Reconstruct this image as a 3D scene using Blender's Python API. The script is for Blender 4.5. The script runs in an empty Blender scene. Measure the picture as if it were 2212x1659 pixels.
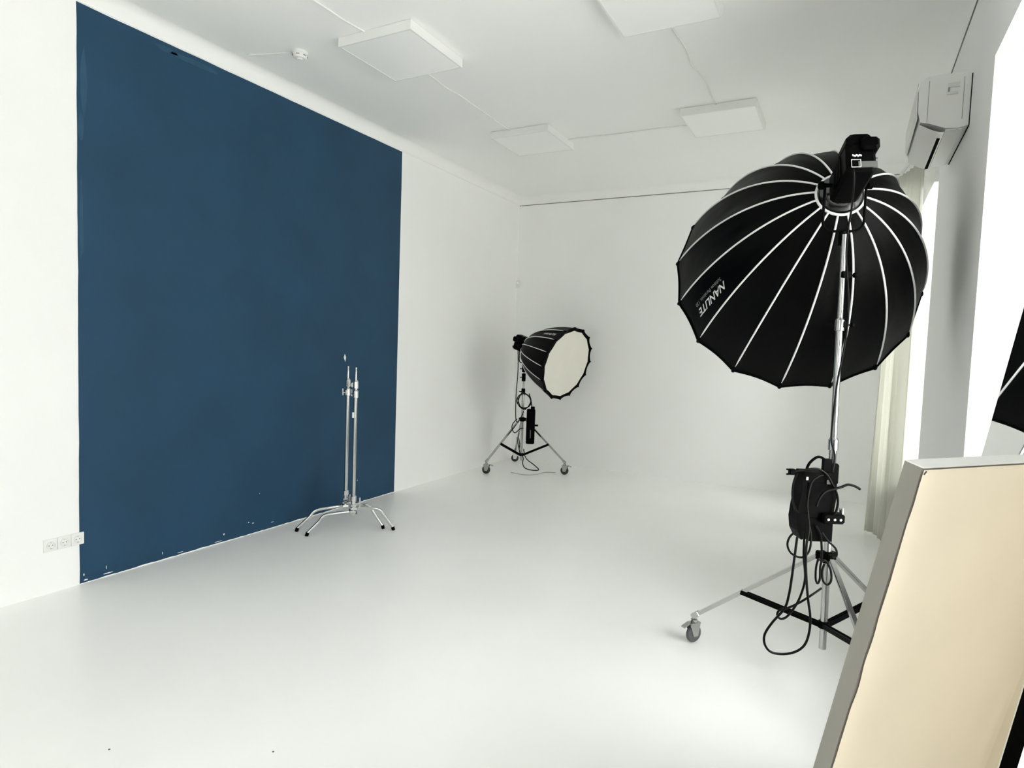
import bpy, math, random
from mathutils import Vector as V, Matrix, noise

# ------------------------------------------------------------------ camera, light, exposure
scene = bpy.context.scene
COL = scene.collection
CAM = V((4.0605, 0.0, 1.545))
YAW, PITCH, ROLL, FPX = 0.4899, -0.0597, 0.0353, 1358.67
_f = V((-math.sin(YAW) * math.cos(PITCH), math.cos(YAW) * math.cos(PITCH), math.sin(PITCH)))
_r0 = V((math.cos(YAW), math.sin(YAW), 0))
_u0 = _r0.cross(_f)
_r = _r0 * math.cos(ROLL) + _u0 * math.sin(ROLL)
_u = -_r0 * math.sin(ROLL) + _u0 * math.cos(ROLL)
cam_data = bpy.data.cameras.new('camera')
cam_data.sensor_width = 36.0
cam_data.lens = FPX / 2212 * 36.0
cam_data.clip_start = 0.05
cam = bpy.data.objects.new('camera', cam_data)
m = Matrix.Identity(4)
for i in range(3):
    m[i][0], m[i][1], m[i][2], m[i][3] = _r[i], _u[i], -_f[i], CAM[i]
cam.matrix_world = m
COL.objects.link(cam)
scene.camera = cam

def at(px, py, t):
    """point seen at a pixel of the photograph, t metres in front of the camera"""
    return CAM + (_f + _r * ((px - 1106) / FPX) + _u * ((829.5 - py) / FPX)) * t

# overcast daylight, equal all round, comes in through the right wall's windows and an added rear one
world = bpy.data.worlds.new('overcast_sky')
scene.world = world
world.use_nodes = True
bg = world.node_tree.nodes['Background']
bg.inputs[0].default_value = (0.985, 1.0, 0.985, 1)
# standard overcast sky: three times as bright overhead as at the horizon
_n, _l = world.node_tree.nodes, world.node_tree.links
_tc = _n.new('ShaderNodeTexCoord')
_sx = _n.new('ShaderNodeSeparateXYZ')
_mr = _n.new('ShaderNodeMapRange')
_mr.inputs[1].default_value, _mr.inputs[2].default_value = 0.0, 1.0
SKY = 15.0
_mr.inputs[3].default_value, _mr.inputs[4].default_value = SKY / 3, SKY
_l.new(_tc.outputs['Generated'], _sx.inputs[0])
_l.new(_sx.outputs['Z'], _mr.inputs[0])
_l.new(_mr.outputs[0], bg.inputs[1])
W, YB, YR, ZC = 4.549, 7.66, -2.6, 3.55        # right wall, back wall, rear wall, ceiling
WT = 0.42                                       # thickness of the right wall
WIN = [(5.75, 6.75, 0.50), (1.95, 3.5, 0.35), (0.05, 0.97, 0.45)]   # windows: y from, y to, sill; last one unseen, sized for its light
ZL = 2.9                                        # window head
for i, (ya, yb, zs) in enumerate(WIN):
    ld = bpy.data.lights.new('window_portal', 'AREA')
    ld.shape = 'RECTANGLE'
    ld.size, ld.size_y = ZL - zs, yb - ya
    ld.cycles.is_portal = True
    lo = bpy.data.objects.new('window_portal', ld)
    lo.location = (W + WT + 0.06, (ya + yb) / 2, (ZL + zs) / 2)
    lo.rotation_euler = (0, math.pi / 2, 0)
    COL.objects.link(lo)
REAR = (3.0, 4.0, 0.55)                         # unseen window added behind the viewpoint to fill the room: x from, x to, sill
ld = bpy.data.lights.new('window_portal', 'AREA')
ld.shape = 'RECTANGLE'
ld.size, ld.size_y = REAR[1] - REAR[0], ZL - REAR[2]
ld.cycles.is_portal = True
lo = bpy.data.objects.new('window_portal', ld)
lo.location = ((REAR[0] + REAR[1]) / 2, YR - 0.26, (ZL + REAR[2]) / 2)
lo.rotation_euler = (math.pi / 2, 0, 0)
COL.objects.link(lo)
vs = scene.view_settings
vs.view_transform = 'Standard'
vs.look = 'None'
vs.gamma = 1.0
vs.use_curve_mapping = False
vs.exposure = 0.18
scene.cycles.max_bounces = 20
scene.cycles.diffuse_bounces = 14
scene.cycles.glossy_bounces = 6
scene.cycles.transparent_max_bounces = 12

# ------------------------------------------------------------------ materials
def mat(name, col, rough=0.6, metal=0.0, spec=0.5, noise_amt=0.0, noise_scale=6.0, bump=0.0, bump_scale=60.0,
        sheen=0.0, ior=None, coat=0.0):
    mt = bpy.data.materials.new(name)
    mt.use_nodes = True
    nt = mt.node_tree
    b = nt.nodes['Principled BSDF']
    b.inputs['Base Color'].default_value = (*col, 1)
    b.inputs['Roughness'].default_value = rough
    b.inputs['Metallic'].default_value = metal
    b.inputs['Specular IOR Level'].default_value = spec
    b.inputs['Sheen Weight'].default_value = sheen
    if ior:
        b.inputs['IOR'].default_value = ior
    b.inputs['Coat Weight'].default_value = coat
    tc = nt.nodes.new('ShaderNodeTexCoord')
    if noise_amt:
        nz = nt.nodes.new('ShaderNodeTexNoise')
        nz.inputs['Scale'].default_value = noise_scale
        nz.inputs['Detail'].default_value = 5
        nt.links.new(tc.outputs['Object'], nz.inputs['Vector'])
        mp = nt.nodes.new('ShaderNodeMapRange')
        mp.inputs[1].default_value, mp.inputs[2].default_value = 0.3, 0.7
        mp.inputs[3].default_value, mp.inputs[4].default_value = 1 - noise_amt, 1 + noise_amt
        nt.links.new(nz.outputs['Fac'], mp.inputs[0])
        mx = nt.nodes.new('ShaderNodeMix')
        mx.data_type = 'RGBA'
        mx.blend_type = 'MULTIPLY'
        mx.inputs['Factor'].default_value = 1
        mx.inputs['A'].default_value = (*col, 1)
        cr = nt.nodes.new('ShaderNodeCombineColor')
        for k in range(3):
            nt.links.new(mp.outputs[0], cr.inputs[k])
        nt.links.new(cr.outputs[0], mx.inputs['B'])
        nt.links.new(mx.outputs['Result'], b.inputs['Base Color'])
    if bump:
        n2 = nt.nodes.new('ShaderNodeTexNoise')
        n2.inputs['Scale'].default_value = bump_scale
        n2.inputs['Detail'].default_value = 4
        nt.links.new(tc.outputs['Object'], n2.inputs['Vector'])
        bp = nt.nodes.new('ShaderNodeBump')
        bp.inputs['Strength'].default_value = bump
        bp.inputs['Distance'].default_value = 0.01
        nt.links.new(n2.outputs['Fac'], bp.inputs['Height'])
        nt.links.new(bp.outputs[0], b.inputs['Normal'])
    return mt

M = {}
M['wall'] = mat('white_wall_paint', (0.92, 0.92, 0.908), 0.75, spec=0.25, noise_amt=0.012, noise_scale=1.3, bump=0.06, bump_scale=45)
M['ceiling'] = mat('ceiling_paint', (0.91, 0.91, 0.895), 0.85, spec=0.2, noise_amt=0.01, noise_scale=1.0)
M['floor'] = mat('painted_floor', (0.905, 0.905, 0.888), 0.33, spec=0.45, noise_amt=0.02, noise_scale=1.1, bump=0.03, bump_scale=6)
M['blue'] = mat('navy_wall_paint', (0.0125, 0.053, 0.108), 0.62, spec=0.3, noise_amt=0.10, noise_scale=2.2, bump=0.05, bump_scale=50)
M['bluescuff'] = mat('thin_navy_brush_marks', (0.022, 0.075, 0.135), 0.6, spec=0.3, noise_amt=0.15, noise_scale=9)
M['plastic'] = mat('white_plastic', (0.83, 0.83, 0.81), 0.4, spec=0.4)
M['acplastic'] = mat('air_conditioner_plastic', (0.74, 0.74, 0.72), 0.35, spec=0.45)
M['acsatin'] = mat('silver_flap_plastic', (0.62, 0.62, 0.61), 0.28, 0.55)
M['lightframe'] = mat('lamp_frame_white', (0.84, 0.84, 0.82), 0.45)
M['diffuser'] = mat('lamp_diffuser_acrylic', (0.95, 0.95, 0.935), 0.3, spec=0.5)
M['black'] = mat('black_plastic', (0.0020, 0.0020, 0.0020), 0.42, spec=0.4, ior=1.11)
M['slot'] = mat('black_opening', (0.002, 0.002, 0.002), 0.9, spec=0.05)
M['rubber'] = mat('black_cable_rubber', (0.0025, 0.0025, 0.0025), 0.35, spec=0.5, ior=1.22)
M['wheel'] = mat('grey_wheel_rubber', (0.09, 0.09, 0.095), 0.5)
M['wheelblack'] = mat('dark_wheel_rubber', (0.015, 0.015, 0.016), 0.5)
M['nylon'] = mat('black_softbox_nylon', (0.0012, 0.0012, 0.0012), 0.42, spec=0.4, ior=1.15, bump=0.35, bump_scale=7)
M['piping'] = mat('white_rib_piping', (0.80, 0.80, 0.79), 0.5)
M['print'] = mat('white_print', (0.75, 0.75, 0.74), 0.6)
M['printgrey'] = mat('grey_print', (0.25, 0.25, 0.25), 0.6)
M['fabric'] = mat('cream_diffusion_fabric', (0.80, 0.775, 0.70), 0.8, spec=0.2, noise_amt=0.02, noise_scale=5)
M['chrome'] = mat('polished_chrome', (0.62, 0.62, 0.615), 0.10, 1.0)
M['steel'] = mat('brushed_steel', (0.46, 0.46, 0.455), 0.17, 1.0)
M['mirror'] = mat('mirror_glass', (0.93, 0.94, 0.93), 0.015, 1.0)
M['board'] = mat('grey_board_edge', (0.31, 0.295, 0.265), 0.7, spec=0.3)
M['boardtop'] = mat('white_board_end', (0.92, 0.92, 0.91), 0.5)
M['cream'] = mat('cream_board_cover', (0.96, 0.855, 0.695), 0.9, spec=0.12, noise_amt=0.03, noise_scale=3.0)
M['curtain'] = mat('off_white_curtain', (0.80, 0.80, 0.75), 0.9, spec=0.1, bump=0.1, bump_scale=200)
M['darksteel'] = mat('dark_bowl_metal', (0.13, 0.13, 0.13), 0.22, 1.0)
M['shadowline'] = mat('grey_shadow_line', (0.22, 0.22, 0.20), 0.9, spec=0.1)
M['windowframe'] = mat('white_window_frame', (0.85, 0.85, 0.84), 0.4)
M['paving'] = mat('light_paving', (0.62, 0.62, 0.60), 0.9, noise_amt=0.1)
M['dirt'] = mat('dark_speck', (0.08, 0.08, 0.08), 0.8)
M['highlight'] = mat('grey_highlight', (0.10, 0.10, 0.10), 0.2)
# thin clear glass that lets the daylight through
g = bpy.data.materials.new('window_glass')
g.use_nodes = True
nt = g.node_tree
nt.nodes.clear()
out = nt.nodes.new('ShaderNodeOutputMaterial')
mixs = nt.nodes.new('ShaderNodeMixShader')
tr = nt.nodes.new('ShaderNodeBsdfTransparent')
gl = nt.nodes.new('ShaderNodeBsdfGlossy')
gl.inputs['Roughness'].default_value = 0.02
fr = nt.nodes.new('ShaderNodeFresnel')
fr.inputs['IOR'].default_value = 1.3
nt.links.new(fr.outputs[0], mixs.inputs[0])
nt.links.new(tr.outputs[0], mixs.inputs[1])
nt.links.new(gl.outputs[0], mixs.inputs[2])
nt.links.new(mixs.outputs[0], out.inputs[0])
M['glass'] = g

# the curtain lets some daylight through
nt = M['curtain'].node_tree
b = nt.nodes['Principled BSDF']
tl = nt.nodes.new('ShaderNodeBsdfTranslucent')
tl.inputs[0].default_value = (0.8, 0.8, 0.75, 1)
mx = nt.nodes.new('ShaderNodeMixShader')
mx.inputs[0].default_value = 0.5
o_ = nt.nodes['Material Output']
nt.links.new(b.outputs[0], mx.inputs[1])
nt.links.new(tl.outputs[0], mx.inputs[2])
nt.links.new(mx.outputs[0], o_.inputs[0])

# ------------------------------------------------------------------ mesh helpers
ORG = {}

class MB:
    def __init__(s):
        s.v, s.f = [], []

    def add(s, vs, fs):
        o = len(s.v)
        s.v += [V(p) for p in vs]
        s.f += [tuple(i + o for i in f) for f in fs]
        return s

    def box(s, a, b):
        x0, y0, z0 = a
        x1, y1, z1 = b
        return s.obox(V(((x0 + x1) / 2, (y0 + y1) / 2, (z0 + z1) / 2)), V((abs(x1 - x0) / 2, 0, 0)),
                      V((0, abs(y1 - y0) / 2, 0)), V((0, 0, abs(z1 - z0) / 2)))

    def obox(s, c, a, b, d, ch=0.0):
        """box with half axes a, b, d; ch = chamfer in metres on the edges along d"""
        c = V(c)
        if ch <= 0:
            vs = [c + a * i + b * j + d * k for k in (-1, 1) for i, j in ((-1, -1), (1, -1), (1, 1), (-1, 1))]
            return s.add(vs, [(3, 2, 1, 0), (4, 5, 6, 7), (0, 1, 5, 4), (1, 2, 6, 5), (2, 3, 7, 6), (3, 0, 4, 7)])
        la, lb = a.length, b.length
        ca, cb = 1 - ch / la, 1 - ch / lb
        ring = [(-ca, -1), (ca, -1), (1, -cb), (1, cb), (ca, 1), (-ca, 1), (-1, cb), (-1, -cb)]
        n = 8
        ld = d.length
        cd = max(0.0, 1 - ch / ld)
        vs = []
        for k, sc in ((-1, 1 - ch / la), (-cd, 1), (cd, 1), (1, 1 - ch / la)):
            for i, j in ring:
                vs.append(c + a * (i * sc) + b * (j * sc) + d * k)
        fs = []
        for L in range(3):
            for i in range(n):
                fs.append((L * n + i, L * n + (i + 1) % n, (L + 1) * n + (i + 1) % n, (L + 1) * n + i))
        fs.append(tuple(reversed(range(n))))
        fs.append(tuple(range(3 * n, 4 * n)))
        return s.add(vs, fs)

    def tube(s, pts, r, n=10, cap=True, closed=False):
        pts = [V(p) for p in pts]
        rs = r if isinstance(r, (list, tuple)) else [r] * len(pts)
        vs, fs = [], []
        N = len(pts)
        prev = None
        for i, p in enumerate(pts):
            if closed:
                t = (pts[(i + 1) % N] - pts[i - 1])
            else:
                t = pts[min(i + 1, N - 1)] - pts[max(i - 1, 0)]
            if t.length < 1e-9:
                t = V((0, 0, 1))
            t.normalize()
            if prev is None:
                x = t.orthogonal().normalized()
            else:
                x = prev - t * prev.dot(t)
                x = x.normalized() if x.length > 1e-6 else t.orthogonal().normalized()
            prev = x
            y = t.cross(x)
            for k in range(n):
                a = 2 * math.pi * k / n
                vs.append(p + (x * math.cos(a) + y * math.sin(a)) * rs[i])
        for i in range(N if closed else N - 1):
            j = (i + 1) % N
            for k in range(n):
                fs.append((i * n + k, i * n + (k + 1) % n, j * n + (k + 1) % n, j * n + k))
        if cap and not closed:
            fs.append(tuple(reversed(range(n))))
            fs.append(tuple(range((N - 1) * n, N * n)))
        return s.add(vs, fs)

    def lathe(s, c, ax, prof, n=24, cap=True):
        """profile [(radius, height along ax)]"""
        ax = V(ax).normalized()
        x = ax.orthogonal().normalized()
        y = ax.cross(x)
        c = V(c)
        vs, fs = [], []
        for r, h in prof:
            for k in range(n):
                a = 2 * math.pi * k / n
                vs.append(c + ax * h + (x * math.cos(a) + y * math.sin(a)) * max(r, 1e-5))
        for i in range(len(prof) - 1):
            for k in range(n):
                fs.append((i * n + k, i * n + (k + 1) % n, (i + 1) * n + (k + 1) % n, (i + 1) * n + k))
        if cap:
            fs.append(tuple(reversed(range(n))))
            fs.append(tuple(range((len(prof) - 1) * n, len(prof) * n)))
        return s.add(vs, fs)

    def prism(s, poly, o, ux, uy, ext):
        """polygon in the plane o + ux*x + uy*y extruded by the vector ext"""
        n = len(poly)
        o, ux, uy, ext = V(o), V(ux), V(uy), V(ext)
        a = [o + ux * x + uy * y for x, y in poly]
        vs = a + [p + ext for p in a]
        fs = [tuple(reversed(range(n))), tuple(range(n, 2 * n))]
        fs += [(i, (i + 1) % n, n + (i + 1) % n, n + i) for i in range(n)]
        return s.add(vs, fs)

    def build(s, name, material, parent=None, smooth=False, angle=40):
        o0 = ORG[parent.name] if parent else V((0, 0, 0))
        me = bpy.data.meshes.new(name)
        me.from_pydata([p - o0 for p in s.v], [], s.f)
        me.validate()
        import bmesh
        bm = bmesh.new()
        bm.from_mesh(me)
        bmesh.ops.recalc_face_normals(bm, faces=bm.faces)
        bm.to_mesh(me)
        bm.free()
        me.materials.append(M[material])
        if smooth:
            me.shade_smooth()
            try:
                me.set_sharp_from_angle(angle=math.radians(angle))
            except Exception:
                pass
        ob = bpy.data.objects.new(name, me)
        COL.objects.link(ob)
        if parent:
            ob.parent = parent
        ORG[ob.name] = o0
        return ob

def thing(name, label, cat, loc, group=None):
    o = bpy.data.objects.new(name, None)
    o.empty_display_size = 0.1
    COL.objects.link(o)
    o.location = loc
    ORG[o.name] = V(loc)
    return tag(o, label, cat, group)

def tag(o, label, cat, group=None):
    o['label'] = label
    o['category'] = cat
    if group:
        o['group'] = group
    return o

def struct(o, label=None):
    o['kind'] = 'structure'
    if label:
        o['label'] = label
    return o

def smooth_path(pts, n=8, closed=False):
    """Catmull-Rom through the points"""
    pts = [V(p) for p in pts]
    N = len(pts)
    res = []
    rng = range(N if closed else N - 1)
    for i in rng:
        if closed:
            p0, p1, p2, p3 = pts[i - 1], pts[i], pts[(i + 1) % N], pts[(i + 2) % N]
        else:
            p0, p1, p2, p3 = pts[max(i - 1, 0)], pts[i], pts[i + 1], pts[min(i + 2, N - 1)]
        for k in range(n):
            t = k / n
            res.append(0.5 * ((2 * p1) + (p2 - p0) * t + (2 * p0 - 5 * p1 + 4 * p2 - p3) * t * t
                              + (3 * p1 - p0 - 3 * p2 + p3) * t ** 3))
    if not closed:
        res.append(pts[-1])
    return res

Z = V((0, 0, 1))

# ------------------------------------------------------------------ the room
XL = -0.2
f = MB()
f.box((XL, YR - 0.2, -0.2), (W + WT, YB + 0.2, 0))
struct(f.build('floor', 'floor'), 'white painted studio floor')
f = MB()
f.box((XL, YR - 0.2, ZC), (W + WT, YB + 0.2, ZC + 0.2))
struct(f.build('ceiling', 'ceiling'), 'white painted ceiling')
f = MB()
f.box((XL, YR - 0.2, 0), (0, YB + 0.2, ZC))
wall_left = struct(f.build('wall_left', 'wall'), 'white wall with a big navy blue painted rectangle')
f = MB()
f.box((0, YB, 0), (W + WT, YB + 0.2, ZC))
struct(f.build('wall_back', 'wall'), 'plain white far wall')
f = MB()
f.box((0, YR - 0.2, 0), (REAR[0], YR, ZC)).box((REAR[1], YR - 0.2, 0), (W + WT, YR, ZC))
f.box((REAR[0], YR - 0.2, 0), (REAR[1], YR, REAR[2])).box((REAR[0], YR - 0.2, ZL), (REAR[1], YR, ZC))
struct(f.build('wall_rear', 'wall'), 'plain white wall behind the viewpoint')

# right wall: piers with softly rounded far corners, lintels and aprons round the three windows
def pier(mb, ya, yb, rounded):
    poly = [(W + WT, ya), (W, ya)]
    if rounded:
        ry, rx = 0.70, 0.04
        for k in range(15):
            a = k / 14 * math.pi / 2
            poly.append((W + rx - rx * math.cos(a), yb - ry + ry * math.sin(a)))
    else:
        poly.append((W, yb))
    poly.append((W + WT, yb))
    mb.prism(poly, (0, 0, 0), (1, 0, 0), (0, 1, 0), (0, 0, ZC))

f = MB()
pier(f, YR, WIN[2][0], False)
pier(f, WIN[2][1], WIN[1][0], False)
pier(f, WIN[1][1], WIN[0][0], True)
pier(f, WIN[0][1], YB, False)
for ya, yb, zs in WIN:
    f.box((W, ya, ZL), (W + WT, yb, ZC))
    f.box((W, ya, 0), (W + WT, yb, zs))
struct(f.build('wall_right', 'wall', smooth=True, angle=25), 'white window wall with deep reveals')

for i, (ya, yb, zs) in enumerate(WIN):
    root = bpy.data.objects.new('window_%d' % (i + 1), None)
    root.location = (W + WT, (ya + yb) / 2, zs)
    COL.objects.link(root)
    ORG[root.name] = V(root.location)
    struct(root, 'tall white framed window in the right wall')
    x0, x1 = W + WT - 0.10, W + WT - 0.03
    fw = 0.07
    mb = MB()
    mb.box((x0, ya, zs), (x1, ya + fw, ZL)).box((x0, yb - fw, zs), (x1, yb, ZL))
    mb.box((x0, ya + fw, ZL - fw), (x1, yb - fw, ZL)).box((x0, ya + fw, zs), (x1, yb - fw, zs + fw))
    ym = (ya + yb) / 2
    mb.box((x0 + 0.01, ym - 0.035, zs + fw), (x1 - 0.01, ym + 0.035, ZL - fw))
    mb.build('window_frame', 'windowframe', root)
    for p0, p1 in ((ya + fw, ym - 0.035), (ym + 0.035, yb - fw)):
        MB().box((x0 + 0.03, p0, zs + fw), (x0 + 0.036, p1, ZL - fw)).build('window_pane', 'glass', root)
    MB().box((W - 0.03, ya - 0.0, zs), (x0, yb, zs + 0.025)).build('window_sill', 'windowframe', root)

root = bpy.data.objects.new('window_4', None)
root.location = ((REAR[0] + REAR[1]) / 2, YR - 0.1, REAR[2])
COL.objects.link(root)
ORG[root.name] = V(root.location)
struct(root, 'unseen white framed window added behind the viewpoint for fill light')
xa, xb, zs = REAR
mb = MB()
mb.box((xa, YR - .16, zs), (xa + .07, YR - .09, ZL)).box((xb - .07, YR - .16, zs), (xb, YR - .09, ZL))
mb.box((xa + .07, YR - .16, ZL - .07), (xb - .07, YR - .09, ZL)).box((xa + .07, YR - .16, zs), (xb - .07, YR - .09, zs + .07))
for k in (1, 2):
    q = xa + (xb - xa) * k / 3
    mb.box((q - .03, YR - .15, zs + .07), (q + .03, YR - .10, ZL - .07))
mb.build('window_frame', 'windowframe', root)
for k in range(3):
    q0, q1 = xa + (xb - xa) * k / 3, xa + (xb - xa) * (k + 1) / 3
    MB().box((q0 + (.07 if k == 0 else .03), YR - .13, zs + .07), (q1 - (.07 if k == 2 else .03), YR - .124, ZL - .07)).build('window_pane', 'glass', root)

# coved cornice along the four walls
def cove(ax_o, along, inward, length):
    r, lip = 0.085, 0.005
    poly = [(0, 0), (0, -r - 0.012), (lip, -r - 0.012), (lip, -r)]
    for k in range(1, 13):
        a = k / 12 * math.pi / 2
        poly.append((lip + r - r * math.cos(a), -r + r * math.sin(a)))
    mb = MB()
    mb.prism(poly, ax_o, inward, (0, 0, 1), V(along) * length)
    return mb
for i, (o, al, inn, ln) in enumerate([((0, YR, ZC), (0, 1, 0), (1, 0, 0), YB - YR), ((0, YB, ZC), (1, 0, 0), (0, -1, 0), W),
                                      ((W, YR, ZC), (0, 1, 0), (-1, 0, 0), YB - YR), ((0, YR, ZC), (1, 0, 0), (0, 1, 0), W)]):
    struct(cove(o, al, inn, ln).build('trim_%d' % (i + 1), 'ceiling', smooth=True, angle=30), 'plain coved cornice')

# shadow line under the far and window wall cornices, painted as dark strips
struct(MB().box((0, YB - 0.0065, ZC - 0.104), (W, YB, ZC - 0.0965)).build('trim_5', 'shadowline'), 'thin shadow line painted below the cornice')
struct(MB().box((W - 0.0065, YR, ZC - 0.100), (W, YB, ZC - 0.0965)).build('trim_6', 'shadowline'), 'thin shadow line painted below the cornice')

# unseen ground outside, added pale to bounce daylight up to the ceiling
f = MB()
f.box((W + WT + 0.3, -30, -1.2), (60, 40, -1.0))
struct(f.build('ground_outside', 'paving'), 'unseen pale paving added outside the windows for bounce light')

# the navy rectangle painted on the left wall, its lower edge brushed unevenly
random.seed(4)
y0, y1, zt = 2.094, 5.107, 3.447
pts = []
n = 120
for k in range(n + 1):
    y = y0 + (y1 - y0) * k / n
    w = 0.004 + 0.006 * max(0, noise.noise(V((y * 3, 0, 1)))) + 0.004 * random.random()
    pts.append((y, w))
for k in range(41):
    z = 0.006 + (zt - 0.006) * k / 40
    pts.append((y1 + 0.0025 * noise.noise(V((z * 4, 2, 0))), z))
for k in range(60):
    y = y1 - (y1 - y0) * k / 59
    pts.append((y, zt + 0.002 * noise.noise(V((y * 5, 9, 0)))))
for k in range(41):
    z = zt - (zt - 0.008) * k / 40
    pts.append((y0 + 0.0035 * noise.noise(V((z * 5, 5, 0))), z))
f = MB()
f.prism(pts, (0.0005, 0, 0), (0, 1, 0), (0, 0, 1), (0.0012, 0, 0))
blue = f.build('blue_paint_field', 'blue', wall_left)
blue['label'] = 'matte navy blue painted rectangle'
# pale chips and scuffs in the blue paint
def chip(y, z, w, h, material='plastic', seed=0):
    rnd = random.Random(seed)
    poly = []
    for k in range(9):
        a = 2 * math.pi * k / 9
        poly.append((w * math.cos(a) * rnd.uniform(.6, 1), h * math.sin(a) * rnd.uniform(.6, 1)))
    return MB().prism(poly, (0.0016, y, z), (0, 1, 0), (0, 0, 1), (0.0006, 0, 0)).build('paint_chip', material, blue)
for i, (y, z, w, h) in enumerate([(2.118, 0.055, .004, .010), (2.25, 0.062, .003, .014), (2.26, 0.022, .035, .004), (2.13, .02, .015, .006),
                                  (2.62, 0.05, .003, .012), (3.1, .06, .006, .010), (3.32, .10, .008, .005), (3.36, .085, .012, .006),
                                  (3.55, .05, .02, .003), (2.75, .02, .03, .003), (3.05, .018, .04, .003), (3.42, .31, .004, .004), (4.55, .22, .005, .006)]):
    chip(y, z, w, h, seed=i)
for i, (y, z, w, h) in enumerate([(2.64, 3.405, .10, .022), (2.86, 3.40, .22, .024), (2.13, 3.0, .025, .25), (2.115, 2.2, .015, .3), (2.115, 2.75, .02, .12)]):
    chip(y, z, w, h, 'bluescuff', 40 + i)
d = MB().prism([(-.016, .004), (-.002, .038), (.015, .004), (.004, -.036)], (0.0017, 4.351, 1.386), (0, 1, 0), (0, 0, 1), (0.0008, 0, 0))
o = d.build('paint_chip', 'plastic', blue)
o['label'] = 'bright white lozenge shaped bare patch'

# dark specks on the floor
for i, (px, py) in enumerate([(236, 1619), (590, 1624)]):
    d = at(px, py, 1) - CAM
    p = CAM + d * (-CAM.z / d.z)
    sp = MB().lathe((p.x, p.y, 0), Z, [(0.004, 0), (0.0035, 0.0015), (0.001, 0.002)], 8).build('floor_speck', 'dirt')
    tag(sp, ['tiny dark speck on the floor nearest the lower left corner', 'tiny dark speck on the floor right of the other speck'][i], 'speck', 'specks on the floor')

# ------------------------------------------------------------------ wall sockets
names = ['leftmost white wall socket of the row of three', 'middle white wall socket of the row of three',
         'white wall socket of the row touching the blue rectangle']
for i in range(3):
    yc, zc = 1.934 + 0.0735 * i, 0.287 + 0.0005 * i
    t = thing('wall_socket', names[i], 'socket', (0, yc, zc), 'row of wall sockets')
    h = 0.0365
    MB().obox((0.005, yc, zc), V((0, h - 0.0006, 0)), V((0, 0, h)), V((0.005, 0, 0)), 0.002).build('cover_plate', 'plastic', t)
    MB().lathe((0.0098, yc, zc), (1, 0, 0), [(0.0232, 0.0), (0.0228, 0.009), (0.0205, 0.009), (0.0190, 0.0012), (0.0001, 0.0012)], 28).build('socket_ring', 'plastic', t, True)
    for s in (-1, 1):
        MB().lathe((0.0102, yc + s * 0.0095, zc), (1, 0, 0), [(0.0026, 0), (0.0026, 0.0012)], 10).build('pin_hole', 'slot', t)
    for s in (-1, 1):
        MB().box((0.0105, yc - 0.003, zc + s * 0.0175 - 0.002), (0.0128, yc + 0.003, zc + s * 0.0175 + 0.002)).build('earth_clip', 'steel', t)

# small white sensor box high in the far corner
t = thing('corner_sensor', 'small white sensor box high up on the far wall corner', 'sensor', (0.02, YB, 2.36))
MB().obox((0.03, YB - 0.016, 2.395), V((0.028, 0, 0)), V((0, 0, 0.045)), V((0, 0.016, 0)), 0.006).build('housing', 'plastic', t)
MB().lathe((0.03, YB - 0.033, 2.41), (0, -1, 0), [(0.014, 0), (0.012, 0.006), (0.004, 0.01)], 14).build('lens', 'diffuser', t, True)

# ------------------------------------------------------------------ ceiling panels, cables, smoke detector
CL = [(1.245, 3.515, 'square ceiling light panel nearest the smoke detector'),
      (3.0, 3.565, 'square ceiling light panel cut by the upper picture edge'),
      (1.262, 5.50, 'far ceiling light panel above the corner of the far wall'),
      (3.01, 5.60, 'far ceiling light panel above the big black softbox')]
for x, y, lab in CL:
    t = thing('ceiling_panel_light', lab, 'ceiling light', (x, y, ZC), 'square ceiling light panels')
    h, zb = 0.2975, ZC - 0.062
    MB().box((x - h + .012, y - h + .012, zb + 0.006), (x + h - .012, y + h - .012, ZC)).build('housing', 'lightframe', t)
    mb = MB()
    fw = 0.014
    mb.box((x - h, y - h, zb), (x - h + fw, y + h, ZC - 0.002)).box((x + h - fw, y - h, zb), (x + h, y + h, ZC - 0.002))
    mb.box((x - h + fw, y - h, zb), (x + h - fw, y - h + fw, ZC - 0.002)).box((x - h + fw, y + h - fw, zb), (x + h - fw, y + h, ZC - 0.002))
    mb.build('frame', 'lightframe', t)
    MB().box((x - h + fw, y - h + fw, zb + 0.002), (x + h - fw, y + h - fw, zb + 0.005)).build('diffuser', 'diffuser', t)

def ceiling_cable(pts, lab, seed):
    rnd = random.Random(seed)
    P = [V((x + rnd.uniform(-.006, .006), y, ZC - 0.005 - rnd.uniform(0, .004))) for x, y in pts]
    o = MB().tube(smooth_path(P, 8), 0.0055, 8).build('ceiling_cable', 'plastic', None, True)
    tag(o, lab, 'cable', 'white cables on the ceiling')
def lin(a, b, n, wob, seed):
    rnd = random.Random(seed)
    return [(a[0] + (b[0] - a[0]) * k / n + (rnd.uniform(-wob, wob) if 0 < k < n else 0),
             a[1] + (b[1] - a[1]) * k / n + (rnd.uniform(-wob, wob) if 0 < k < n else 0)) for k in range(n + 1)]
ceiling_cable(lin((1.12, 2.2), (1.17, 3.23), 6, .012, 1), 'white ceiling cable running off the top picture edge to the first light panel', 1)
ceiling_cable(lin((1.172, 3.80), (1.164, 5.21), 8, .010, 2), 'white ceiling cable joining the two light panels along the blue wall side', 2)
ceiling_cable(lin((2.99, 3.86), (2.995, 5.31), 9, .016, 3), 'white ceiling cable joining the two light panels on the window side', 3)
ceiling_cable(lin((1.555, 5.66), (2.715, 5.70), 8, .008, 4), 'white ceiling cable crossing between the two far light panels', 4)

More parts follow.
